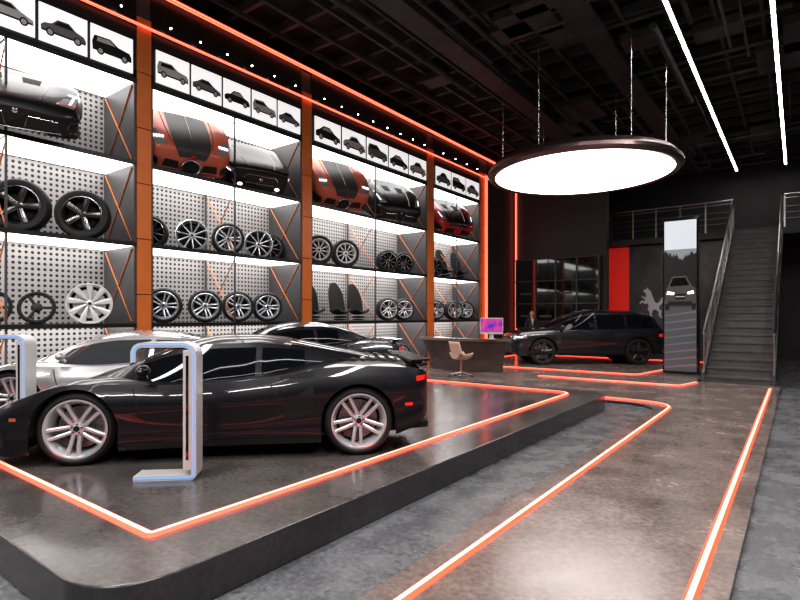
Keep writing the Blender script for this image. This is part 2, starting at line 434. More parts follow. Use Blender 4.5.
# ------------------------------------------------------------------ car builder
SUPER=dict(xf=1.28,xr=-1.28,za=.335,Ra=.365,tp=1.8,
 zc=[(2.28,.36),(2.2,.42),(2.0,.52),(1.7,.62),(1.28,.735),(.95,.80),(.5,.84),(0,.87),(-.6,.91),(-1.0,.925),(-1.5,.915),(-1.85,.89),(-1.95,.86),(-2.0,.81)],
 zs=[(2.28,.33),(2.2,.39),(2.0,.50),(1.7,.63),(1.45,.715),(1.28,.74),(.9,.73),(.4,.715),(0,.73),(-.5,.79),(-.9,.85),(-1.28,.87),(-1.7,.85),(-1.93,.82),(-2.0,.78)],
 w=[(2.28,.42),(2.22,.62),(2.1,.77),(1.88,.88),(1.6,.925),(1.28,.94),(.8,.905),(.3,.89),(0,.895),(-.6,.93),(-1.28,.96),(-1.7,.935),(-1.86,.90),(-1.96,.83),(-2.0,.76)],
 zb=[(2.28,.19),(2.0,.125),(1.5,.125),(0,.135),(-1.4,.15),(-1.8,.24),(-2.0,.36)],
 sh=[(0,.96),(1/9,.985),(2/9,.972),(3/9,.968),(4/9,.972),(5/9,.985),(6/9,1.0),(7/9,.985),(8/9,.955),(1,.915)],shlin=True,
 gx=(1.24,-1.55),
 zr=[(1.24,.735),(1.12,.80),(.87,.925),(.57,1.055),(.32,1.13),(.08,1.16),(-.2,1.16),(-.5,1.13),(-.8,1.075),(-1.15,1.0),(-1.55,.90)],
 gb=[(1.24,.60),(.9,.75),(.4,.775),(0,.775),(-.4,.76),(-.9,.64),(-1.55,.42)],
 gr=[(1.24,.45),(.8,.55),(.3,.55),(-.2,.54),(-.8,.46),(-1.55,.30)],
 side=[(.80,-.28),(-.34,-.76)],ws=(1.20,.35),rw=(-.62,-1.15),belt=0.0)
SUV=dict(xf=1.48,xr=-1.45,za=.40,Ra=.445,
 zc=[(2.42,.80),(2.38,.94),(2.2,1.01),(1.8,1.06),(1.2,1.12),(-2.0,1.15),(-2.35,1.08)],
 zs=[(2.42,.76),(2.38,.88),(2.2,.95),(1.8,1.0),(1.2,1.03),(0,1.05),(-2.0,1.09),(-2.35,1.0)],
 w=[(2.42,.66),(2.36,.82),(2.2,.93),(1.8,.985),(0,.985),(-1.9,.985),(-2.2,.93),(-2.35,.82)],
 zb=[(2.42,.36),(2.2,.27),(0,.29),(-2.0,.34),(-2.35,.50)],
 sh=[(0,.94),(.12,.985),(.3,.965),(.6,1.0),(.85,.985),(1,.93)],
 gx=(1.38,-2.36),
 zr=[(1.38,1.06),(1.2,1.15),(.85,1.34),(.5,1.51),(.15,1.62),(-.2,1.67),(-.7,1.68),(-1.3,1.65),(-1.8,1.58),(-2.02,1.52),(-2.15,1.36),(-2.28,1.16),(-2.36,1.04)],
 gb=[(1.38,.70),(1.1,.86),(0,.90),(-1.6,.88),(-2.36,.70)],
 gr=[(1.38,.55),(.6,.68),(-1,.68),(-2.36,.54)],
 side=[(.85,-.12),(-.2,-1.05),(-1.13,-1.95)],ws=(1.34,.30),rw=(-2.03,-2.30),belt=0.0)
BUG=dict(SUPER); BUG.update(tp=2.3,shlin=False,sh=[(0,.94),(.10,.985),(.17,.985),(.30,.94),(.52,.955),(.70,1.0),(.74,1.0),(.9,.955),(1,.915)],
 zc=[(2.2,.58),(2.15,.70),(2.0,.80),(1.7,.88),(1.28,.94),(.8,1.0),(-2.0,.9)],
 zs=[(2.2,.50),(2.15,.62),(2.0,.74),(1.7,.86),(1.28,.92),(.8,.88),(-2.0,.8)],
 w=[(2.2,.62),(2.14,.78),(2.0,.89),(1.8,.95),(1.28,1.0),(.7,.97),(-2.0,.9)],
 zb=[(2.2,.20),(2.0,.135),(1.5,.13),(0,.14),(-2.0,.2)])
SFRONT=dict(BUG); SFRONT.update(
 zc=[(2.2,.50),(2.12,.60),(1.9,.70),(1.6,.78),(1.28,.84),(.8,.92),(-2.0,.9)],
 zs=[(2.2,.46),(2.12,.55),(1.9,.66),(1.6,.76),(1.28,.83),(.8,.82),(-2.0,.8)],
 w=[(2.2,.62),(2.14,.78),(2.0,.88),(1.8,.93),(1.28,.97),(.7,.95),(-2.0,.9)])
COUPE=dict(SUPER); COUPE.update(
 zr=[(1.24,.78),(1.1,.84),(.8,1.0),(.5,1.14),(.2,1.22),(-.1,1.255),(-.4,1.25),(-.8,1.18),(-1.1,1.09),(-1.3,1.01),(-1.55,.92)])

class Car:
    def __init__(s,P):
        s.P=P
        for k in('zc','zs','w','zb','zr','gb','gr'): setattr(s,k,pchip(P[k]))
        s.sh=lin(P['sh']) if P.get('shlin') else pchip(P['sh'])
        s.tp=P.get('tp',2.3)
        s.x1=P['zc'][0][0]; s.x0=P['zc'][-1][0]
    def side(s,x,z,off=0):
        b=s.zb(x); t=(z-b)/(s.zs(x)-b); return (x,s.w(x)*s.sh(max(0,min(1,t)))+off,z)
    def top(s,x,u,off=0):
        ws=s.w(x)*s.sh(1); a=s.zs(x); c=s.zc(x)
        bulge=.03*math.exp(-((x-s.P['xf'])/.45)**2)*math.sin(min(1,u*2.5)*pi)
        return (x,ws*(1-u),a+(c-a)*(1-(1-u)**s.tp)+bulge+off)
    def body(s,mb,paint,xmin=None,topmat=None,n=110,cap=M_black,tj=11):
        P=s.P; xa=s.x0 if xmin is None else xmin
        xs=list(np.linspace(xa,s.x1-.25,n))+list(np.linspace(s.x1-.24,s.x1,10))
        for a in(P['xf'],P['xr']):
            for e in(-1,1):
                for d in(-.001,.001,-.012,-.03):
                    x=a+e*(P['Ra']+d)
                    if x>xa: xs.append(x)
        xs=sorted(set(round(x,4) for x in xs)); rows=[]
        for x in xs:
            zb=s.zb(x); zb0=zb
            for a in(P['xf'],P['xr']):
                d=P['Ra']**2-(x-a)**2
                if d>0: zb=max(zb,P['za']+math.sqrt(d))
            zs=s.zs(x); zb=min(zb,zs-.01)
            half=[s.side(x,max(zb+.0008*k,zb0+(zs-zb0)*k/9)) for k in range(9)]+[s.side(x,zs)]+[s.top(x,k/10) for k in range(1,11)]
            rows.append(half+[(p[0],-p[1],p[2]) for p in half[-2::-1]])
        n1=len(rows[0])-1
        def mf(i,j):
            jj=min(j,n1-1-j)
            return topmat if (topmat and jj>=tj) else paint
        o=mb.grid(rows,mf); m=len(rows[0])
        mb.f.append([o+(len(rows)-1)*m+k for k in range(m)]); mb.m.append(mb.mi(paint))
        mb.f.append([o+k for k in range(m)]); mb.m.append(mb.mi(cap))
    def green(s,mb,paint,glass):
        P=s.P; x1,x0=P['gx']; brk=[x1,x0,P['ws'][1],P['ws'][0],*P['rw']]
        for a,b in P['side']: brk+=[a,b]
        xs=sorted(set([round(v,4) for v in list(np.linspace(x0,x1,60))+brk])); U=[0,.06,.3,.6,.88,1.0]; rows=[]
        for x in xs:
            zb=s.zs(x)-.03; zr=s.zr(x); zrail=zb+(zr-zb)*.84; wb=s.gb(x);wr=s.gr(x)
            half=[]
            for u in U: half.append((x,wb+(wr-wb)*(u**1.25),zb+(zrail-zb)*u))
            for k in range(1,9):
                q=k/8; half.append((x,wr*(1-q)**.9 if q<1 else 0,zrail+(zr-zrail)*(1-(1-q)**2.2)))
            rows.append(half+[(p[0],-p[1],p[2]) for p in half[-2::-1]])
        n1=len(rows[0])-1
        def mf(i,j):
            xm=(xs[i]+xs[i+1])/2; jj=min(j,n1-1-j)
            if jj<5:
                if 1<=jj<=3:
                    for a,b in P['side']:
                        if b<xm<a: return glass
                return paint
            if P['ws'][1]<xm<P['ws'][0]: return glass
            if P['rw'][1]<xm<P['rw'][0]: return glass
            return paint
        mb.grid(rows,mf)
    def patch(s,mb,mat,kind,x0,x1,a0,a1,a2=None,a3=None,off=.004,n=10,m=6):
        a2=a0 if a2 is None else a2; a3=a1 if a3 is None else a3
        for sg in(1,-1):
            rows=[]
            for i in range(n+1):
                u=i/n; x=x0+(x1-x0)*u; r=[]
                for j in range(m+1):
                    v=j/m; q=(a0+(a2-a0)*u)*(1-v)+(a1+(a3-a1)*u)*v
                    p=s.side(x,q,off) if kind=='s' else s.top(x,q,off)
                    r.append((p[0],sg*p[1],p[2]))
                rows.append(r)
            mb.grid(rows,mat)
    def line(s,mb,pts,mat=M_mat,r=.004,K=6):
        for sg in(1,-1):
            out=[]
            for (xa,za),(xb,zb) in zip(pts[:-1],pts[1:]):
                for k in range(K):
                    t=k/K; p=s.side(xa+(xb-xa)*t,za+(zb-za)*t); out.append((p[0],sg*p[1],p[2]))
            p=s.side(*pts[-1]); out.append((p[0],sg*p[1],p[2]))
            mb.tube(out,r,mat,5)
    def tline(s,mb,pts,mat,r=.005,K=6):
        for sg in(1,-1):
            out=[]
            for (xa,ua),(xb,ub) in zip(pts[:-1],pts[1:]):
                for k in range(K):
                    t=k/K; p=s.top(xa+(xb-xa)*t,ua+(ub-ua)*t,.001); out.append((p[0],sg*p[1],p[2]))
            p=s.top(*pts[-1],.001); out.append((p[0],sg*p[1],p[2])); mb.tube(out,r,mat,5)

def liner(mb,c,P):
    for a in(P['xf'],P['xr']):
        for sg in(1,-1):
            rows=[]
            for k in range(25):
                t=pi*k/24*1.1-.05*pi; x=a+P['Ra']*math.cos(t);z=P['za']+P['Ra']*math.sin(t)
                y=c.side(x,z)[1]-.006
                rows.append([(x,sg*y,z),(x,sg*(.52),z)])
            mb.grid(rows,M_mat)
            vs=[(a+P['Ra']*math.cos(2*pi*k/24),sg*.52,P['za']+P['Ra']*math.sin(2*pi*k/24)) for k in range(24)]
            mb.add(vs,[list(range(24))],M_mat)

def build_car(name,P,loc,head,paint,glass,wheel,kind='super',mirror=True):
    root=empty(name,loc,(0,0,math.atan2(head[1],head[0])))
    c=Car(P)
    mb=MB(); c.body(mb,paint); mb.obj('body',root,smooth=32)
    mb=MB(); c.green(mb,paint,glass); mb.obj('cabin',root,smooth=30)
    mb=MB(); liner(mb,c,P)
    mb.box(((c.x0+c.x1)/2,0,P['zb'][2][1]+.08),(c.x1-c.x0-.6,1.02,.12),M_mat)
    mb.box((0,0,P['zb'][2][1]+.06),(P['xf']-P['xr']-2*P['Ra']-.02,1.64,.10),M_mat)
    mb.obj('underbody',root,smooth=0)
    d=MB(); xr=c.x0
    if kind=='super':
        c.patch(d,M_black,'s',.85,-.85,.14,.20,off=.006,n=20)
        c.line(d,[(.80,.69),(.74,.5),(.62,.27),(.2,.25),(-.42,.27),(-.55,.5),(-.42,.73)],M_mat,.006)
        c.patch(d,M_mat,'s',-.56,-.84,.36,.52,.42,.70,off=.003)
        c.patch(d,M_mat,'s',-.52,-.84,.75,.775,.775,.835,off=.004)
        c.tline(d,[(1.98,.5),(1.5,.42),(1.05,.38)],M_mat,.004)
        c.patch(d,M_lens,'t',1.70,2.08,.02,.14,.02,.30,off=.006)
        c.patch(d,M_lamp,'t',1.84,1.98,.06,.12,off=.010,n=4,m=3)
        c.patch(d,M_mat,'s',1.86,2.20,.19,.36,.23,.35,off=.004)
        c.patch(d,M_tail,'s',xr+.14,xr+.03,.71,.76,.72,.765,off=.004)
        c.patch(d,M_orangep,'s',1.74,1.80,.43,.46,off=.004,n=2,m=2)
        c.patch(d,M_tail,'s',-1.74,-1.82,.47,.50,off=.004,n=2,m=2)
        c.patch(d,M_mat,'t',-.9,-1.75,.35,.92,.4,.9,off=.004)
        for k in range(6):
            c.patch(d,paint,'t',-1.12-k*.11,-1.17-k*.11,.37,.92,off=.014,n=2)
        d.box((2.275,0,.25),(.02,.6,.07),M_mat)
        d.prism([(2.31,-.40),(2.31,.40),(2.18,.72),(1.80,.87),(1.80,-.87),(2.18,-.72)],.115,.135,M_mat)
        d.prism([(xr+.18,-.80),(xr+.18,.80),(xr-.04,.70),(xr-.04,-.70)],.895,.915,paint)
        for sg in(1,-1): d.box((xr+.06,sg*.5,.87),(.10,.03,.05),paint)
        d.box((xr,0,.60),(.03,1.2,.22),M_mat)
        d.prism([(-1.66,-.75),(-1.66,.75),(xr-.03,.65),(xr-.03,-.65)],.20,.26,M_mat)
        for sg in(1,-1):
            d.box((xr-.01,sg*.55,.73),(.03,.30,.05),M_tail)
            d.cyl((xr+.17,sg*.42,.36),(xr-.04,sg*.42,.36),.05,M_steel,14)
        d.tube([(1.05,.1,c.zr(1.05)+.012),(.9,.35,c.zr(.9)-.0),(.8,.5,c.zr(.8)-.04)],.006,M_mat,5)
    else:
        c.patch(d,M_mat,'s',2.0,-2.2,.31,.40,off=.008,n=30)
        c.line(d,[(.95,1.0),(.92,.6),(.75,.42),(-.15,.42),(-.16,1.03)])
        c.line(d,[(-.16,.42),(-.85,.42),(-1.05,.85),(-1.08,1.04)])
        c.line(d,[(1.9,.94),(0,.97),(-2.1,1.0)],M_black,.006)
        c.patch(d,M_lens,'s',1.98,2.36,.80,.90,.77,.87,off=.006)
        c.patch(d,M_lamp,'s',2.1,2.3,.82,.85,off=.012,n=4,m=3)
        c.patch(d,M_gun,'s',.95,1.08,.62,.88,off=.006,n=3)
        c.patch(d,M_tail,'s',-2.05,-2.28,.84,.93,off=.005)
        d.box((2.415,0,.78),(.02,1.15,.12),M_mat); d.box((2.425,0,.78),(.01,1.0,.02),M_steel)
        d.box((2.41,0,.48),(.03,1.1,.14),M_mat); d.box((2.40,0,.37),(.04,1.2,.03),M_steel)
        d.box((-2.35,0,.66),(.05,.5,.12),M_whitem)
        for sg in(1,-1):
            d.box((2.37,sg*.58,.82),(.05,.26,.07),M_lens); d.box((-2.3,sg*.66,.90),(.06,.26,.10),M_tail)
    if mirror:
        for sg in(1,-1):
            bx,bz=(.70,.84) if kind=='super' else (.90,1.12)
            yy=c.w(bx)
            d.tube([(bx,sg*(yy-.14),bz-.06),(bx-.01,sg*(yy-.02),bz)],.018,paint,6)
            d.ell((bx-.01,sg*(yy+.02),bz+.02),(.06,.10,.055 if kind=='super' else .08),paint,14,8)
    d.obj('trim_details',root,smooth=35)
    Wd=.27
    for xa in(P['xf'],P['xr']):
        for sg in(1,-1):
            y=c.side(xa,P['za']+P['Ra'])[1]-Wd/2-.012
            inst('wheel',wheel,root,(xa,sg*y,P['za']),(-sg*pi/2,random.uniform(0,1.2),0))
    return root

fm=Vector((-.6836,-.7297)); nm=Vector((.7297,-.6836))
mc=Vector((-4.951,3.621))+fm*.03
build_car('sports_car',SUPER,(mc.x,mc.y,.25),fm,M_paint,M_glass,W_main)
c2=mc-nm*2.08+fm*1.55
build_car('sports_car',SUPER,(c2.x,c2.y,.25),fm,M_paint2,M_glassl,W_main)
build_car('sports_car',COUPE,(-7.75,6.88,.25),Vector((-.5,-.866)),M_paintg,M_glass,W_multi,mirror=False)
so=build_car('suv',SUV,(-5.85,18.0,WZ),Vector((-.79,-.61)),M_paintg,M_glass,W_suv,'suv')
so.scale=(1.05,1.0,1.06)

# ------------------------------------------------------------------ shelving
LV=[0.06,1.45,2.90,4.36,5.83]
bays=[(-3.4,.6),(.9,4.785),(5.06,8.75),(9.07,14.1),(14.5,17.6)]
pillars=[(.6,.9),(4.785,5.06),(8.75,9.07),(14.1,14.5),(17.6,18.25)]
for y0,y1 in pillars+[(-3.8,-3.4)]:
    root=empty('shelf_pillar',(WX,(y0+y1)/2,0))
    mb=MB(); mb.box((-.2,0,3.75),(.36,y1-y0,7.5),M_frame); mb.obj('core',root,smooth=0)
    mb=MB()
    for k in range(7): mb.box((.0,0,.5+k*1.0),(.05,(y1-y0)-.02,.985),M_orange)
    mb.obj('orange_cladding',root,smooth=0)
def rimstand(name,me,y,lv,Rt,x=-9.85,yaw=-32):
    inst(name,me,None,(x,y,LV[lv]+Rt+.024),Euler((0,pi/2,math.radians(yaw))),(1,1,1))
for bi,(y0,y1) in enumerate(bays):
    yc=(y0+y1)/2; L=y1-y0; root=empty('display_shelf',(WX,yc,0)); D=WX-BX
    mb=MB(); mb.box((-D-.02,0,3.4),(.04,L,6.8),M_perf); mb.obj('perforated_back',root,smooth=0)
    mb=MB()
    for z in LV:
        mb.box((-D/2,0,z),(D,L,.045),M_frame)
        mb.box((.0,0,z-.005),(.03,L,.07),M_black)
    for sy in(-1,1):
        mb.box((-D/2,sy*(L/2-.02),3.0),(D,.035,6.0),M_frame)
    mb.box((-.05,0,3.0),(.03,.03,5.9),M_frame); mb.box((-D+.05,0,3.0),(.035,.035,5.9),M_frame)
    mb.obj('boards_and_posts',root,smooth=0)
    mb=MB()
    for z in LV[1:]:
        for sy in(-1,1): mb.box((-D/2,sy*L/4,z-.03),(D-.10,L/2-.05,.014),M_lightpan)
    mb.obj('light_panels',root,smooth=0)
    mb=MB()
    for k in range(4):
        za,zb=LV[k]+.06,LV[k+1]-.08
        for yy in(L/2-.05,0,):
            mb.cyl((-.06,yy,za),(-D+.08,yy,zb),.012,M_rod,6); mb.cyl((-D+.08,yy,za),(-.06,yy,zb),.012,M_rod,6)
    mb.obj('cross_braces',root)
    mb=MB(); mb.box((-D/2,0,6.75),(D,L,1.75),M_black); mb.obj('header',root,smooth=0)
    mb=MB()
    n=max(2,int(L/1.1))*2
    for k in range(n):
        yy=-L/2+(k+.5)*L/n
        mb.cyl((.10,yy,7.10),(.13,yy,6.98),.03,M_black,10); mb.cyl((.131,yy,6.978),(.133,yy,6.97),.018,M_tube,10); mb.box((.06,yy,7.15),(.12,.03,.03),M_black)
    mb.obj('spot_lamps',root)
def sil(kind):
    if kind==0: b=[(-.46,.0),(-.47,.10),(-.40,.16),(-.25,.19),(-.13,.30),(.10,.31),(.25,.20),(.42,.15),(.47,.07),(.46,.0)]
    elif kind==1: b=[(-.46,.0),(-.47,.17),(-.42,.31),(-.05,.33),(.13,.22),(.41,.18),(.46,.10),(.46,0)]
    else: b=[(-.47,.0),(-.47,.12),(-.33,.18),(-.17,.28),(.06,.28),(.22,.18),(.46,.09),(.47,0)]
    w={0:[(-.21,.19),(-.11,.28),(.09,.285),(.21,.195)],1:[(-.38,.20),(-.36,.29),(-.06,.31),(.08,.215)],2:[(-.25,.185),(-.15,.262),(.05,.262),(.16,.18)]}[kind]
    return b,w
Myz=Matrix(((0,0,1,0),(1,0,0,0),(0,1,0,0),(0,0,0,1)))
for bi,(y0,y1) in enumerate(bays[1:]):
    n=[5,5,5,3][bi]; st=(y1-y0-.1)/n
    for k in range(n):
        yy=y0+.05+(k+.5)*st; w=st*.93; root=empty('car_poster',(WX+.03,yy,6.22))
        mb=MB(); mb.box((0,0,0),(.02,w,.60),M_paper); mb.obj('panel',root,smooth=0)
        mb=MB(); b,wi=sil((k+bi)%3); s=w*.98; kk=[M_gp,M_whitem,M_black][(k*2+bi)%3]
        S=Myz@Matrix.Diagonal((s,s*1.12,1,1))@T(0,-.16,0)
        mb.prism([(q[0]*1.02,q[1]*1.04-.006) for q in b],.0115,.012,M_black,S)
        mb.prism(b,.0125,.014,kk,S); mb.prism(wi,.0142,.015,M_black if kk is not M_black else M_whitem,S)
        mb.prism([(-.45,.03),(.45,.03),(.45,.0),(-.45,.0)],.0142,.0148,M_black,S)
        for xx in(-.29,.29):
            for rr,mm,hh in((.085,M_mat,.016),(.055,M_whitem,.017)):
                mb.prism([(xx+rr*math.cos(a*pi/8),.01+rr*math.sin(a*pi/8)) for a in range(16)],.0145,hh,mm,S)
        mb.obj('car_picture',root,smooth=0)

# car front clips
def clip(name,P,y,lv,paint,top,scale=.86,pitch=38,yaw=0,kind='super',xo=0,xm=.95):
    c=Car(P); mb=MB()
    c.body(mb,paint,xmin=xm,topmat=top,n=40,cap=M_mat,tj=14 if kind=='bug' else 12)
    if kind=='bug':
        c.patch(mb,M_lens,'t',1.72,2.06,.02,.16,.04,.34,off=.008)
        c.patch(mb,M_mat,'s',1.86,2.17,.24,.46,.26,.46,off=.008)
        pts=[(.16*math.sin(t),.0+.19*math.cos(t)) for t in np.linspace(-2.5,2.5,20)]
        mb.tube([(2.235,p[0]*1.25,.37+p[1]) for p in pts],.028,M_steel,8)
        mb.prism([(p[0]*1.15,.37+p[1]) for p in pts],2.19,2.225,M_mat,Myz)
        for sg in(-1,1):
            mb.prism([(sg*.25,.28),(sg*.28,.46),(sg*.56,.48),(sg*.60,.30)],2.195,2.215,M_mat,Myz)
            mb.tube([(2.215,sg*.25,.27),(2.215,sg*.60,.29)],.014,M_orangep,6)
        mb.ell((2.21,0,.62),(.02,.06,.035),M_redp,10,6)
        mb.tube([(2.19,0,.58)]+[(x,0,c.zc(x)+.004) for x in np.linspace(2.15,xm,12)],.010,M_gun,6)
        for sg in(1,-1):
            for k in range(4):
                p=c.top(1.90,.06+.07*k,.012); mb.ell((p[0],sg*p[1],p[2]),(.05,.028,.02),M_lamp,8,6)
        c.tline(mb,[(2.02,.46),(1.6,.42),(1.0,.40)],M_mat,.008)
    elif kind=='super':
        c.patch(mb,M_lens,'t',1.62,2.04,.02,.14,.02,.34,off=.008)
        c.patch(mb,M_lamp,'t',1.74,1.96,.05,.09,.10,.14,off=.014,n=6,m=2)
        c.patch(mb,M_gun,'s',1.88,2.17,.20,.42,.24,.42,off=.004); c.patch(mb,M_mat,'s',1.91,2.16,.23,.39,.27,.39,off=.008)
        for sg in(-1,1):
            mb.prism([(sg*.12,.24),(sg*.16,.40),(sg*.54,.38),(sg*.58,.24)],2.19,2.212,M_mat,Myz)
            mb.tube([(2.214,sg*.12,.235),(2.214,sg*.16,.405),(2.214,sg*.55,.385)],.009,M_steel,6)
        mb.ell((2.205,0,.45),(.015,.045,.04),M_steel,10,6)
        mb.tube([(2.2,-.6,.21),(2.23,0,.20),(2.2,.6,.21)],.014,M_gun,6)
        c.tline(mb,[(2.05,.60),(1.6,.50),(1.0,.42)],M_gun,.010)
        c.patch(mb,M_mat,'t',1.25,1.5,.55,.85,.6,.85,off=.004)
    else:
        c.patch(mb,M_lens,'s',1.95,2.37,.78,.90,.74,.86,off=.008); c.patch(mb,M_lamp,'s',2.05,2.34,.80,.83,.76,.79,off=.014,n=5,m=2)
        g=[(-.42,.56),(-.50,.70),(-.42,.80),(.42,.80),(.50,.70),(.42,.56)]
        mb.prism(g,2.41,2.43,M_mat,Myz); mb.tube([(2.435,q[0],q[1]) for q in g+g[:1]],.014,M_steel,6)
        for k in range(4): mb.box((2.436,0,.60+k*.05),(.01,.84,.012),M_gun)
        mb.ell((2.44,0,.69),(.015,.06,.05),M_steel,12,6)
        mb.box((2.42,0,.46),(.03,.9,.10),M_mat); mb.box((2.43,0,.385),(.03,1.1,.025),M_steel)
        for sg in(-1,1): mb.ell((2.42,sg*.55,.48),(.02,.08,.05),M_lamp,10,6)
        c.tline(mb,[(2.3,.55),(1.9,.48),(1.3,.42)],M_gun,.010)
    for sg in(1,-1):
        mb.cyl((P['xf'],sg*.5,P['za']),(P['xf'],sg*.84,P['za']),.33,M_rubber,28)
        mb.cyl((P['xf'],sg*.84,P['za']),(P['xf'],sg*.85,P['za']),.25,M_gun,24)
    M=R(yaw,'Z')@R(pitch,'Y')@Matrix.Scale(scale,4)@T(-xm,0,0)
    mb.v=[M@v for v in mb.v]
    mnz=min(v.z for v in mb.v); mnx=min(v.x for v in mb.v)
    mb.v=[Vector((v.x-mnx,v.y,v.z-mnz)) for v in mb.v]
    mb.obj(name,None,(BX+.10+xo,y,LV[lv]+.025),smooth=32)
DB=M_dispblack; DG=M_dispgrey
clip('car_front_display',SFRONT,3.15,3,DB,DB,.98,26,-14,xm=1.0)
clip('car_front_display',BUG,6.08,3,M_orangep,DG,.88,44,-13,'bug',xm=1.0)
clip('car_front_display',SUV,7.74,3,DB,DB,.80,38,-12,'suv',xm=1.1)
clip('car_front_display',BUG,10.4,3,M_orangep,DG,.92,44,-14,'bug',xm=1.0)
clip('car_front_display',SFRONT,12.75,3,DB,DB,.98,36,-14)
clip('car_front_display',SFRONT,16.0,3,M_redp,DB,.98,36,-14)
clip('car_front_display',SUV,1.6,3,DB,DB,.70,30,0,'suv',xm=1.1)
for y in (3.12,4.05,1.9): rimstand('car_wheel',W_dark,y,2,.42)
for y in (6.1,6.95,7.75): rimstand('alloy_rim' if y!=6.95 else 'car_wheel',W_rimm if y!=6.95 else W_rim5,y,2,.31 if y!=6.95 else .34)
for y in (5.45,8.4): rimstand('alloy_rim',W_multi,y,2,.33,x=-10.25)
for y in (9.65,10.65): rimstand('car_wheel',W_wm,y,2,.38)
for y in (12.5,13.3): rimstand('car_wheel',W_multi,y,2,.33)
for y in (15.0,): rimstand('car_wheel',W_multi,y,2,.33)
rimstand('alloy_rim',W_turb,4.15,1,.35,yaw=-22)
for y in (5.5,6.4,7.2,8.0): rimstand('car_wheel',W_rim5,y,1,.34)
for y in (12.5,13.3): rimstand('car_wheel',W_rim5,y,1,.34)
for y in (15.1,16.3,17.1): rimstand('car_wheel',W_rim5,y,1,.34)
for y in (10.2,11.5,12.3,13.1,15.2,16.2,17.0,5.6,6.5,7.4,1.6,-1,-2): rimstand('car_wheel',W_rim5,y,0,.34)
for y in (-2.5,-1.3,0): rimstand('car_wheel',W_dark,y,2,.42); rimstand('car_wheel',W_wm,y,1,.38)
def steer(y,x=-9.85):
    root=empty('steering_wheel',(x,y,LV[1]+.025))
    M=T(0,0,.27)@R(-25,'Z')@R(70,'Y')@Matrix.Scale(1.3,4)
    mb=MB(); pts=[(.19*math.cos(a),.19*math.sin(a)*(.96),0) for a in np.linspace(0,2*pi,41)]
    mb.tube([M@Vector(p) for p in pts],.030,M_mat,8)
    mb.ell((0,0,.0),(.065,.065,.03),M_leather,14,8,M)
    for a in(90,210,330): mb.cyl((0,0,0),(.18*math.cos(math.radians(a)),.18*math.sin(math.radians(a)),0),.019,M_black,8,M=M)
    mb.cyl((0,0,-.02),(0,0,-.12),.025,M_black,10,M=M); mb.obj('wheel_ring',root)
    mb=MB(); mb.box((-.10,0,.01),(.20,.20,.02),M_black); mb.cyl((-.14,0,.02),(-.14,0,.24),.012,M_steel,8); mb.obj('stand',root)
for y in(2.75,3.35,2.2): steer(y)
def seat(y,lv,yaw=-30):
    root=empty('racing_seat',(-9.95,y,LV[lv]+.025),(0,0,math.radians(yaw)))
    mb=MB(); mb.box((0,0,.04),(.42,.40,.06),M_mat)
    rows=[]
    prof=[(.27,.20),(.25,.24),(.05,.17),(-.12,.16),(-.20,.24),(-.27,.5),(-.33,.78),(-.36,.98),(-.37,1.06)]
    wd=[.22,.24,.25,.25,.25,.26,.25,.15,.09]
    for (x,z),w in zip(prof,wd):
        r=[]
        for k in range(9):
            t=k/4-1; b=abs(t)**3*.10 if w>.2 else abs(t)**3*.03
            r.append((x+(b if z>.22 and x<-.1 else 0),t*w,z+(b if x>-.15 else 0)))
        rows.append(r)
    mb.grid(rows,M_mat); mb.box((.02,0,.11),(.46,.44,.09),M_mat)
    o=mb.obj('seat_shell',root,smooth=60)
    s=o.modifiers.new('solid','SOLIDIFY'); s.thickness=.05
    s=o.modifiers.new('sub','SUBSURF'); s.levels=1; s.render_levels=1
for y in(9.55,10.55,11.3): seat(y,1,-15)
for y in(15.9,16.9): seat(y,2,-15)

# ------------------------------------------------------------------ kiosks
def kiosk(x,y,head,turn=0):
    root=empty('info_kiosk',(x,y,.25),(0,0,math.atan2(head[1],head[0])+math.radians(turn)))
    path=fillet([(.25,.022),(-.23,.022),(-.23,1.12),(.25,1.12),(.25,.98)],[0,.03,.09,.07,0],False,8)
    def sweep(mat,y0,y1,t):
        rows=[];n=len(path)
        for i,p in enumerate(path):
            a=Vector(path[max(i-1,0)]);b=Vector(path[min(i+1,n-1)]);d=(b-a).normalized();nn=Vector((-d.y,d.x))*t
            rows.append([(p[0]+nn.x,y0,p[1]+nn.y),(p[0]+nn.x,y1,p[1]+nn.y),(p[0]-nn.x,y1,p[1]-nn.y),(p[0]-nn.x,y0,p[1]-nn.y),(p[0]+nn.x,y0,p[1]+nn.y)])
        mb=MB(); mb.grid(rows,mat); mb.f.append([0,1,2,3]);mb.m.append(0)
        k=len(rows)*5-5; mb.f.append([k,k+1,k+2,k+3]);mb.m.append(0); return mb
    sweep(M_whitem,-.10,.10,.021).obj('frame',root,smooth=40)
    sweep(M_blue,.1005,.103,.004).obj('blue_light_edge',root,smooth=0)
    mb=MB(); mb.box((-.175,0,.58),(.065,.196,.99),M_whitem); mb.obj('column_panel',root,smooth=0,bevel=.004)
    mb=MB(); mb.box((-.140,0,.62),(.006,.16,.8),M_gloss); mb.box((-.178,.099,.60),(.022,.004,.86),M_gloss); mb.box((.02,0,1.095),(.40,.14,.01),M_gloss); mb.obj('display_glass',root,smooth=0)
kiosk(-4.24,2.41,fm,-4)
kiosk(-7.36,2.22,fm,-8)

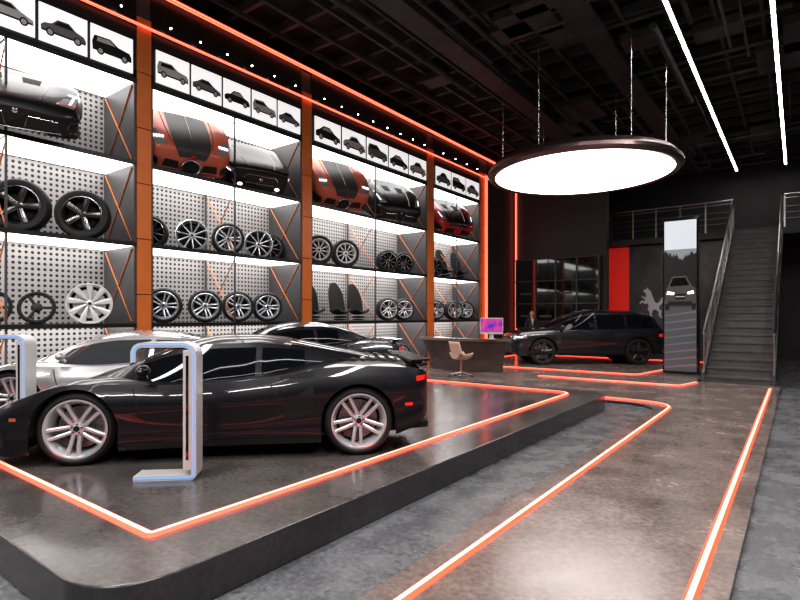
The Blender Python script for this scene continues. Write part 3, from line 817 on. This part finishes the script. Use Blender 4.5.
# ------------------------------------------------------------------ staircase
SX0,SX1=-1.83,-.41; NS=24; rise=4.6/NS; run=(22.0-14.5)/NS; SY=14.5
root=empty('staircase',((SX0+SX1)/2,SY,0)); hw=(SX1-SX0)/2
mb=MB()
for k in range(NS):
    mb.box((0,(k+.5)*run,(k+1)*rise-rise/2-.02),(2*hw-.08,run,rise-.04),M_step)
    mb.box((0,(k+.5)*run-.015,(k+1)*rise-.02),(2*hw-.08,run+.03,.04),M_step)
mb.obj('steps',root,smooth=0)
mb=MB(); Lr=NS*run; H=4.6
for sx in(-hw+.02,hw-.02):
    mb.prism([(-.05,0),(-.05,.28),(Lr,H+.05),(Lr,H-.45),(.45,0)],sx-.03,sx+.03,M_frame,Myz)
mb.prism([(.3,0),(Lr,H-.4),(Lr,H-.5),(.5,0)],-hw,hw,M_frame,Myz)
mb.obj('stringers',root,smooth=0)
M_rail=mk('railing_steel',(0.40,0.385,0.38),.3,metal=1.0)
for sx in(SX0+.02,SX1-.02):
    root=empty('stair_railing',(sx,SY,0)); mb=MB()
    for k in range(8):
        yy=.1+k*(Lr-.2)/7; z0=yy/Lr*H; mb.box((0,yy,z0+.62),(.03,.05,1.0),M_rail)
    for hh,r in((1.13,.036),(.98,.018),(.24,.018)):
        mb.cyl((0,.1,hh+.1/Lr*H),(0,Lr-.05,H+hh),r,M_rail,8)
    for hh in(.8,.62,.44): mb.cyl((0,.1,hh+.1/Lr*H),(0,Lr-.05,H+hh),.008,M_rail,8)
    mb.obj('rails',root)
for x0,Lx,nk in((-6.0,4.17,6),(-.38,6.0,7)):
    root=empty('mezzanine_railing',(x0,22.05,4.6)); mb=MB()
    for k in range(nk): mb.box((k*(Lx-.05)/(nk-1)+.02,0,.55),(.05,.03,1.1),M_rail)
    for hh,r in((1.1,.03),(.98,.015),(.7,.008),(.5,.008),(.3,.008)): mb.cyl((0,0,hh),(Lx,0,hh),r,M_rail,8)
    mb.obj('rails',root)

# totem
root=empty('display_totem',(-2.53,16.05,WZ)); mb=MB()
mb.box((0,0,2.1),(.86,.28,4.2),M_gloss); mb.obj('case',root,smooth=0,bevel=.01)
mb=MB(); S=T(0,-.142,0)@R(90,'X')
def pr(poly,h0,h1,m): mb.prism(poly,h0,h1,m,S)
pr([(-.39,.06),(.39,.06),(.39,4.13),(-.39,4.13)],0,.003,M_black)
pr([(-.385,3.35),(.385,3.35),(.385,4.12),(-.385,4.12)],.0035,.004,M_sky)
pr([(-.385,2.7),(.385,2.7),(.385,3.35),(-.385,3.35)],.0035,.004,M_sky2)
random.seed(11)
tree=[(-.385,2.2)]+[(-.385+.77*k/44,3.05+.35*abs(k/44-.55)+random.uniform(0,.12)+(.03 if k%2 else -.03)) for k in range(45)]+[(.385,2.2)]
pr(tree,.0045,.005,M_mat)
pr([(-.385,.08),(.385,.08),(.385,2.0),(-.385,2.0)],.0035,.004,M_road)
for k in range(8):
    zz=.15+k*.2; pr([(-.38,zz),(.38,zz+.10),(.38,zz+.15),(-.38,zz+.03)],.0045,.005,M_road2)
mb.obj('screen_picture',root,smooth=0)
mb=MB(); S=T(0,-.148,1.78)@R(90,'X')
def pq(poly,h,m): mb.prism(poly,h,h+.0015,m,S)
pq([(-.36,.08),(-.37,.42),(-.30,.58),(-.20,.84),(.14,.86),(.27,.60),(.37,.50),(.38,.12),(.30,.02),(-.28,.0)],0,M_paintmg)
pq([(-.25,.58),(-.17,.80),(.12,.81),(.22,.60)],.002,M_gloss)
pq([(-.33,.36),(-.31,.45),(-.14,.41),(-.15,.35)],.002,M_lamp); pq([(.33,.38),(.31,.46),(.17,.42),(.18,.36)],.002,M_lamp)
pq([(-.12,.22),(-.13,.38),(.13,.38),(.12,.22)],.002,M_mat); pq([(-.30,.06),(-.28,.17),(.28,.17),(.30,.06)],.002,M_mat)
pq([(-.11,.29),(.11,.29),(.11,.31),(-.11,.31)],.004,M_whitem)
pq([(-.37,-.06),(-.37,.10),(-.27,.10),(-.26,-.06)],.002,M_mat); pq([(.37,-.04),(.37,.12),(.28,.10),(.27,-.05)],.002,M_mat)
mb.obj('screen_car_image',root,smooth=0)

# horse emblem
horse=[(.02,0),(.08,.05),(.10,.22),(.17,.33),(.13,.42),(.16,.52),(.26,.50),(.36,.56),(.44,.50),(.47,.53),(.38,.63),(.27,.60),(.26,.66),(.38,.74),(.36,.79),(.27,.72),(.22,.76),(.24,.88),(.33,.93),(.30,.99),(.21,1.0),(.18,1.07),(.14,1.0),(.06,.93),(.0,.78),(-.06,.62),(-.14,.52),(-.24,.55),(-.32,.68),(-.42,.78),(-.44,.86),(-.50,.78),(-.42,.66),(-.34,.50),(-.26,.44),(-.24,.34),(-.33,.26),(-.30,.12),(-.36,.04),(-.28,.05),(-.22,.14),(-.24,.22),(-.12,.32),(-.02,.30),(.02,.16),(-.02,.04)]
mb=MB(); S=T(-4.52,22.345,1.5)@R(90,'X')@Matrix.Diagonal((-1.0,1.15,1,1))
mb.prism(horse,0,.02,M_whitem,S); mb.obj('horse_emblem',smooth=0)

# back wall display cabinet
root=empty('display_cabinet',(-7.6,YB-.26,1.1)); mb=MB()
mb.box((0,.05,1.4),(3.4,.3,2.8),M_black)
mb.obj('carcass',root,smooth=0); mb=MB()
for k in range(5): mb.box((-1.65+k*.825,-.13,1.4),(.05,.06,2.8),M_frame)
for z in(.02,1.0,1.9,2.78): mb.box((0,-.13,z),(3.4,.05,.04),M_frame)
mb.obj('frames',root,smooth=0); mb=MB()
for k in range(4): mb.box((-1.24+k*.825,-.115,1.4),(.77,.01,2.7),M_gloss)
mb.obj('glass',root,smooth=0)
mb=MB(); mb.box((1.24,-.125,.5),(.4,.01,.5),M_red)
for k in range(3):
    for z in (.5,1.4): mb.box((-1.24+k*.825,-.123,z),(.5,.006,.08),M_frame)
mb.obj('accent_panels',root,smooth=0)

# ------------------------------------------------------------------ reception desk
root=empty('reception_desk',(-7.75,13.1,WZ)); mb=MB()
def arc(r,a0=205,a1=325,n=30): return [(r*math.cos(math.radians(a0+(a1-a0)*k/n)),r*math.sin(math.radians(a0+(a1-a0)*k/n))) for k in range(n+1)]
cy=1.25
def ring(ro,ri,z0,z1,mat):
    o=arc(ro);i=arc(ri)[::-1]
    mb.prism([(p[0]*1.05,p[1]*.75+cy-.25) for p in o+i],z0,z1,mat)
rows=[]
for p,q,r in zip(arc(1.35),arc(1.52),arc(1.66)):
    f=lambda v,z:(v[0]*1.05,v[1]*.75+cy-.25,z)
    rows.append([f(p,0),f((p[0]*1.02,p[1]*1.02),.25),f(q,.6),f(r,.86)])
mb.grid(rows,M_desk)
ring(1.40,1.3,0,.7,M_desk); ring(1.74,1.05,.86,.93,mk('desk_top',(0.16,0.122,0.11),0.25)); ring(1.36,1.05,.70,.73,M_desk)
mb.obj('counter',root,smooth=40)
root=empty('desktop_monitor',(-6.62,12.95,WZ+.93),(0,0,math.radians(28))); mb=MB()
mb.box((0,0,.36),(.62,.03,.44),M_whitem); mb.box((0,.06,.12),(.12,.02,.24),M_whitem); mb.box((0,.04,.006),(.22,.18,.012),M_whitem); mb.obj('case',root,smooth=0,bevel=.005)
mb=MB(); mb.box((0,-.018,.38),(.58,.004,.36),M_imac); mb.obj('screen',root,smooth=0)
def chair(x,y,yaw):
    root=empty('swivel_chair',(x,y,WZ),(0,0,math.radians(yaw))); mb=MB(); rows=[]
    for i in range(13):
        u=i/12
        if u<.5: yy=-.22+u*2*.40; z=.46-.03*math.sin(u*2*pi)
        else: t=(u-.5)*2; yy=.18+.12*t+.02; z=.46+.42*t**1.1
        w=.25+.03*math.sin(u*pi); r=[]
        for k in range(9):
            t=k/4-1; r.append((t*w,yy-(.12*abs(t)**2.5 if u>.5 else 0),z+(.16*abs(t)**2.5 if u<=.55 else .03)))
        rows.append(r)
    mb.grid(rows,M_tan); o=mb.obj('shell',root,smooth=60); s=o.modifiers.new('s','SOLIDIFY'); s.thickness=.02
    mb=MB(); mb.cyl((0,0,.08),(0,0,.44),.025,M_steel,12)
    for k in range(5):
        a=k*2*pi/5; mb.cyl((0,0,.12),(.3*math.cos(a),.3*math.sin(a),.06),.016,M_steel,8); mb.ell((.3*math.cos(a),.3*math.sin(a),.028),(.028,.028,.028),M_black,8,6)
    mb.obj('star_base',root)
chair(-6.92,11.85,150)

# ------------------------------------------------------------------ person (standing behind the suv)
def skin(name,root,pts,edges,rad,mat,rootv=0,sub=2):
    me=bpy.data.meshes.new(name); me.from_pydata(pts,edges,[]); me.materials.append(mat)
    o=bpy.data.objects.new(name,me); COL.objects.link(o); o.parent=root
    s=o.modifiers.new('skin','SKIN'); s.use_smooth_shade=True
    if not me.skin_vertices:
        bm=bmesh.new(); bm.from_mesh(me); bm.verts.layers.skin.verify(); bm.to_mesh(me); bm.free()
    for i,r in enumerate(rad):
        me.skin_vertices[0].data[i].radius=(r,r) if not isinstance(r,tuple) else r
    me.skin_vertices[0].data[rootv].use_root=True
    ss=o.modifiers.new('sub','SUBSURF'); ss.levels=sub; ss.render_levels=sub
    return o
def person(x,y,yaw):
    root=empty('person',(x,y,WZ),(0,0,math.radians(yaw)))
    P=[(0,0,.95),(0,.0,1.12),(0,0,1.32),(0,0,1.43),(.17,0,1.41),(.23,.02,1.14),(.21,-.10,.92),(-.17,0,1.41),(-.23,.02,1.14),(-.21,-.10,.92),(.09,0,.90),(.10,-.01,.50),(.10,.02,.10),(.10,-.13,.04),(-.09,0,.90),(-.10,-.01,.50),(-.10,.02,.10),(-.10,-.13,.04)]
    E=[(0,1),(1,2),(2,3),(3,4),(4,5),(5,6),(3,7),(7,8),(8,9),(0,10),(10,11),(11,12),(12,13),(0,14),(14,15),(15,16),(16,17)]
    r=[(.15,.11),(.13,.10),(.16,.11),(.09,.08),.065,.05,.036,.065,.05,.036,.095,.065,.045,.04,.095,.065,.045,.04]
    skin('suit_body',root,P,E,r,M_cloth)
    mb=MB(); mb.cyl((0,0,1.42),(0,-.005,1.56),.055,M_skin,14)
    mb.ell((0,-.01,1.655),(.078,.095,.118),M_skin,20,14); mb.ell((0,-.108,1.645),(.013,.02,.025),M_skin,8,6)
    mb.ell((0,-.095,1.595),(.028,.012,.008),M_redp,8,6)
    for sx in(-1,1):
        mb.ell((sx*.08,.0,1.65),(.014,.025,.035),M_skin,8,6); mb.ell((sx*.03,-.095,1.67),(.014,.01,.009),M_shirt,8,6); mb.ell((sx*.03,-.104,1.67),(.007,.004,.007),M_black,8,6)
    mb.obj('head',root,smooth=60)
    mb=MB(); mb.ell((0,.015,1.70),(.088,.098,.095),M_hair,18,12); mb.obj('hair',root,smooth=60)
    mb=MB(); mb.prism([(-.05,1.46),(.05,1.46),(.0,1.2)],.105,.125,M_shirt,R(90,'X')); mb.obj('shirt_front',root,smooth=0)
    for sx in(-1,1):
        hx,hy,hz=sx*.21,-.11,.90
        P=[(hx,hy,hz),(hx,hy-.01,hz-.06),(hx,hy-.015,hz-.09)];E=[(0,1),(1,2)];rr=[(.028,.02),(.036,.018),(.034,.014)]
        skin('palm',root,P,E,rr,M_skin,0,1)
        for k,l in enumerate((.062,.072,.068,.052)):
            yy=hy-.035+k*.018; skin('finger',root,[(hx,yy,hz-.08),(hx-sx*.004,yy,hz-.08-l*.55),(hx-sx*.018,yy,hz-.08-l)],[(0,1),(1,2)],[.009,.008,.007],M_skin,0,1)
        skin('thumb',root,[(hx,hy-.02,hz-.03),(hx-sx*.01,hy-.055,hz-.06),(hx-sx*.015,hy-.06,hz-.09)],[(0,1),(1,2)],[.011,.009,.008],M_skin,0,1)
person(-8.05,19.05,35)

# ------------------------------------------------------------------ fill lamps added overhead, out of view, with made-up housings
def area(name,loc,sx,sy,power,color=(1,.975,.96)):
    root=empty(name,loc)
    mb=MB(); mb.box((0,0,.05),(sx+.1,sy+.1,.08),M_black); mb.obj('housing',root,smooth=0)  # housing invented for the added fill lamp
    l=bpy.data.lights.new(name+'_lamp','AREA'); l.shape='RECTANGLE'; l.size=sx; l.size_y=sy; l.energy=power; l.color=color
    o=bpy.data.objects.new('lamp',l); COL.objects.link(o); o.parent=root
area('added_fill_light',(-4.2,0,7.4),.5,5.0,340)
area('added_fill_light',(1.8,0,7.4),.5,5.0,440)
area('added_fill_light',(1.8,8,7.4),.5,5.0,370)
area('added_fill_light',(-1.2,-5,7.4),5,.5,380)

w=bpy.data.worlds.new('world'); scene.world=w; w.use_nodes=True
w.node_tree.nodes['Background'].inputs[0].default_value=(.05,.05,.055,1)
try:
    scene.view_settings.view_transform='Standard'; scene.view_settings.look='None'
    scene.view_settings.exposure=0.42; scene.view_settings.gamma=0.84
except Exception: pass

cam=bpy.data.cameras.new('camera'); co=bpy.data.objects.new('camera',cam); COL.objects.link(co)
co.location=(0,0,1.61); co.rotation_euler=(pi/2,0,math.radians(36.85))
cam.lens=23.9; cam.sensor_width=36; cam.shift_y=.02; cam.clip_start=.05; cam.clip_end=200
scene.camera=co
